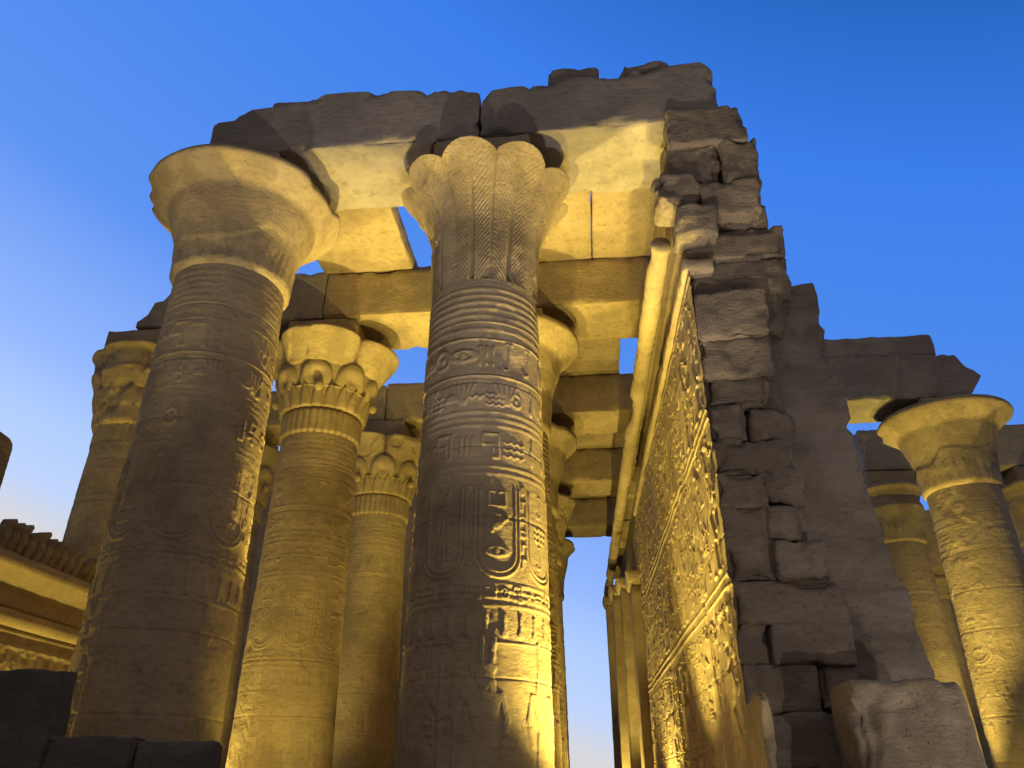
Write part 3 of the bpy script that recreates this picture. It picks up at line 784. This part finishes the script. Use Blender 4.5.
# jambs and piers further down the passage
GJ = 'door piers along the passage'
for k, (yy0, xf, zt, lab) in enumerate([
    (22.6, 1.50, 5.2, 'nearest door pier beyond the carved relief face'), (26.2, 1.42, 5.9, 'middle door pier of the passage, behind the nearest pier'),
    (30.5, 1.36, 6.6, 'third door pier down the passage'), (35.2, 1.30, 7.2, 'farthest door pier, edging the strip of pale sky')]):
    o = empty('door_pier', (xf + .4 + sk(yy0), yy0 + .6, GROUND), lab, 'door pier', GJ)
    x0 = xf + sk(yy0)
    rough('pier_shaft', (x0, yy0, GROUND), (x0 + .8, yy0 + 1.3, zt), SAND2, o, .04, .25, .025, 1.6, 410 + k)
    rough('pier_cornice', (x0 - .16, yy0 - .1, zt + .005), (x0 + .8, yy0 + 1.4, zt + .42), SAND2, o, .1, .15, .03, 2, 420 + k,
          lambda P, u, x0=x0: P + np.stack([.14 * (1 - u[:, 2]) ** 1.5 * (1 - u[:, 0]), 0 * u[:, 0], 0 * u[:, 0]], -1))

# ------------------------------------------------------------------ left side: cornice wall with cobra frieze
lw = empty('frieze_wall', (-9.5, 10, GROUND), 'floodlit side wall with cobra frieze and carved band, lower left', 'wall')
LX = -9.3
y0_, y1_ = 5.0, 14.6
rlw = Raster(y1_ - y0_, 4.2, .018)
for x in np.arange(.2, y1_ - y0_ - .2, .27):
    for q in range(14): glyph(rlw, x, .2 + .27 * q, .23, int(rng.integers(16)))
for q in (3.93, 3.72): rlw.hline(q, .02)
rlw.soften(1)
u = np.linspace(0, y1_ - y0_, 330); v = np.linspace(0, 3.98, 190); Ug, Vg = np.meshgrid(u, v)
P = np.stack([LX + .03 * rlw.sample(Ug, Vg) + .01 * fbm(np.stack([0 * Ug, Ug, Vg], -1), 3, 2), y0_ + Ug, GROUND + Vg], -1)
P = np.concatenate([P, P[-1:] - [.5, 0, 0]], 0)
link('relief_band', P, grid_faces(P.shape[0], P.shape[1], False, True), SAND2, lw)
def lstrip(name, pts, m, seed, amp=.012):
    """moulding: profile in (x out, z) swept along the wall"""
    p = np.array(pts); yy = np.linspace(y0_, y1_, 80)
    I = np.arange(len(p))
    P = np.stack([np.repeat((LX + p[:, 0])[None], 80, 0), np.repeat(yy[:, None], len(p), 1), np.repeat(p[:, 1][None], 80, 0)], -1)
    P = P + amp * vfbm(P, 3, seed, 2)
    return link(name, P, grid_faces(80, len(p), True), m, lw)
a = np.linspace(-pi / 2, pi / 2, 9)
lstrip('torus_moulding', [(-.4, 2.30)] + [(.02 + .13 * math.cos(t), 2.42 + .13 * math.sin(t)) for t in a] + [(-.4, 2.55)], SAND2, 1)
a = np.linspace(0, 1, 10)
lstrip('cavetto_cornice', [(-.4, 2.555)] + [(.02 + .34 * t ** 2.4, 2.56 + .52 * t) for t in a] + [(.38, 3.09), (.385, 3.26), (-.4, 3.26)], SAND2, 2)
fc_ = rough('frieze_course', (LX - .5, y0_, 3.263), (LX - .02, y1_, 3.70), SAND, lw, .03, .3, .01, seed=3)
for k in range(int((y1_ - y0_) / .215)):
    yc = y0_ + .12 + k * .215 + .015 * math.sin(k * 7.7)
    t = np.linspace(-1, 1, 9); s = np.linspace(0, 1, 12); Tg, Sg = np.meshgrid(t, s)
    wd = np.interp(s, [0, .3, .55, .8, .92, 1], [.05, .10, .10, .06, .05, .02])
    xo = np.interp(s, [0, .3, .55, .75, .86, 1], [.04, .10, .16, .14, .24, .20])
    hgt = .57 + .05 * math.sin(k * 12.9) * math.sin(k * 3.7) - (.14 if k % 11 == 5 else 0)
    P = np.stack([LX + xo[:, None] * np.sqrt(np.clip(1 - Tg ** 2 * .9, 0, 1)), yc + wd[:, None] * Tg, 3.265 + Sg * hgt], -1)
    B = P[:, ::-1].copy(); B[..., 0] = LX - .03
    Q = np.concatenate([P, B], 1)
    link('cobra', Q, grid_faces(12, 18, True, True), SAND, fc_)
rough('wall_core', (LX - .9, y0_, GROUND), (LX - .012, y1_ - .01, 3.26), SAND, lw, .05, .6, .02, seed=77)
lamp((LX + .42, 12.9, LZ), (LX + .36, 12.6, 3), 420, AMB, 160, .3)
lamp((LX + .42, 10.4, LZ), (LX + .36, 10.4, 3), 420, AMB, 160, .3)
# ------------------------------------------------------------------ foreground dark masonry and fallen block
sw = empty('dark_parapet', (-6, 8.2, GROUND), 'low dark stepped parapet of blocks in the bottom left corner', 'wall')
rough('parapet_block', (-9.0, 8.0, GROUND), (-5.48, 8.3, 1.10), SHADED, sw, .04, .12, .025, 2, 431)
rough('parapet_block', (-5.47, 8.0, GROUND), (-4.55, 8.3, .455), SHADED, sw, .04, .12, .025, 2, 432)
rough('parapet_block', (-4.54, 8.02, GROUND), (-3.72, 8.3, .41), SHADED, sw, .06, .1, .03, 2, 433)
def leanx(P, u):
    P = P.copy(); P[:, 0] += -.20 * u[:, 2] * (u[:, 0] - .1); P[:, 2] += -.10 * np.clip(u[:, 0] - .75, 0, 1) * 4 * u[:, 2] * .3; return P
loose_b = rough('ruin_block', (2.66, 9.0, GROUND), (4.02, 9.9, 1.03), PALEB, None, .07, .045, .06, 2.6, 441, leanx, chip=.16)
tag(loose_b, 'broad pale eroded block standing before the wall, bottom right', 'stone block')
for (x0, x1, y, z1, lab, sd) in [(-3.9, .9, 6.15, -.60, 'added light-blocking wall in front of the palm column', 451), (-9.4, -4.2, 6.35, -.42, 'added light-blocking wall in front of the dark parapet', 452)]:
    o = rough('light_blocker_wall', (x0, y, GROUND), (x1, y + .35, z1), SAND, None, .04, .25, .02, 2, sd); tag(o, lab, 'light blocker')  # unseen walls, added to keep the forecourt lamps off the lower shafts

# back wall closing the hall on the left
o = rough('back_wall', (-19.5, 37, GROUND), (-2.5, 38.5, 14.5), SAND, None, .06, .8, .05, 1, 461); tag(o, 'tall brown back wall glimpsed between the left-hand columns', 'wall')
o = rough('back_wall', (12.5, 38, GROUND), (30, 39.5, 10.5), SAND, None, .06, .8, .05, 1, 462); tag(o, 'brown back wall behind the right-hand columns', 'wall')

# ------------------------------------------------------------------ ground and far trees
gx = np.concatenate([-np.geomspace(30, 2500, 14)[::-1], np.linspace(-28, 28, 90), np.geomspace(30, 2500, 14)])
GX, GY = np.meshgrid(gx, gx + 10); G = np.stack([GX, GY, 0 * GX], -1)
G[..., 2] = GROUND + .03 * fbm(G, .5, 3, 3)
g = link('ground', G, grid_faces(len(gx), len(gx)), SANDG); tag(g, kind='structure')

LEAF = bpy.data.materials.new('foliage'); LEAF.use_nodes = True
b = LEAF.node_tree.nodes['Principled BSDF']; b.inputs['Base Color'].default_value = (.04, .055, .025, 1); b.inputs['Roughness'].default_value = .8
def tree(x, y, h, w, label, seed):
    e = empty('tree', (x, y, GROUND), label, 'tree', 'trees at the end of the passage')
    r_ = np.random.default_rng(seed)
    th = np.linspace(0, 2 * pi, 8, endpoint=False); s = np.linspace(0, 1, 6); T, Sg = np.meshgrid(th, s)
    rad = h * .035 * (1.2 - .9 * Sg)
    link('trunk', np.stack([x + rad * np.cos(T) + .2 * Sg, y + rad * np.sin(T), GROUND + Sg * h * .7], -1), grid_faces(6, 8, True), SAND, e)
    n = 1500
    c = r_.normal(size=(14, 3)) * [w * .3, w * .3, h * .12] + [x, y, GROUND + h * .68]
    p = c[r_.integers(14, size=n)] + r_.normal(size=(n, 3)) * [w * .12, w * .12, h * .07]
    a = r_.normal(size=(n, 3)) * .22 * h / 6; bq = r_.normal(size=(n, 3)) * .22 * h / 6
    V = np.stack([p - a, p + bq, p + a, p - bq], 1).reshape(-1, 3)
    link('crown', V, np.arange(n * 4).reshape(-1, 4), LEAF, e, False)
tree(3.7, 190, 4.0, 4, 'small dark tree low at the end of the passage', 1)
tree(5.6, 200, 4.6, 4, 'second dark tree behind the passage, beside the piers', 2)
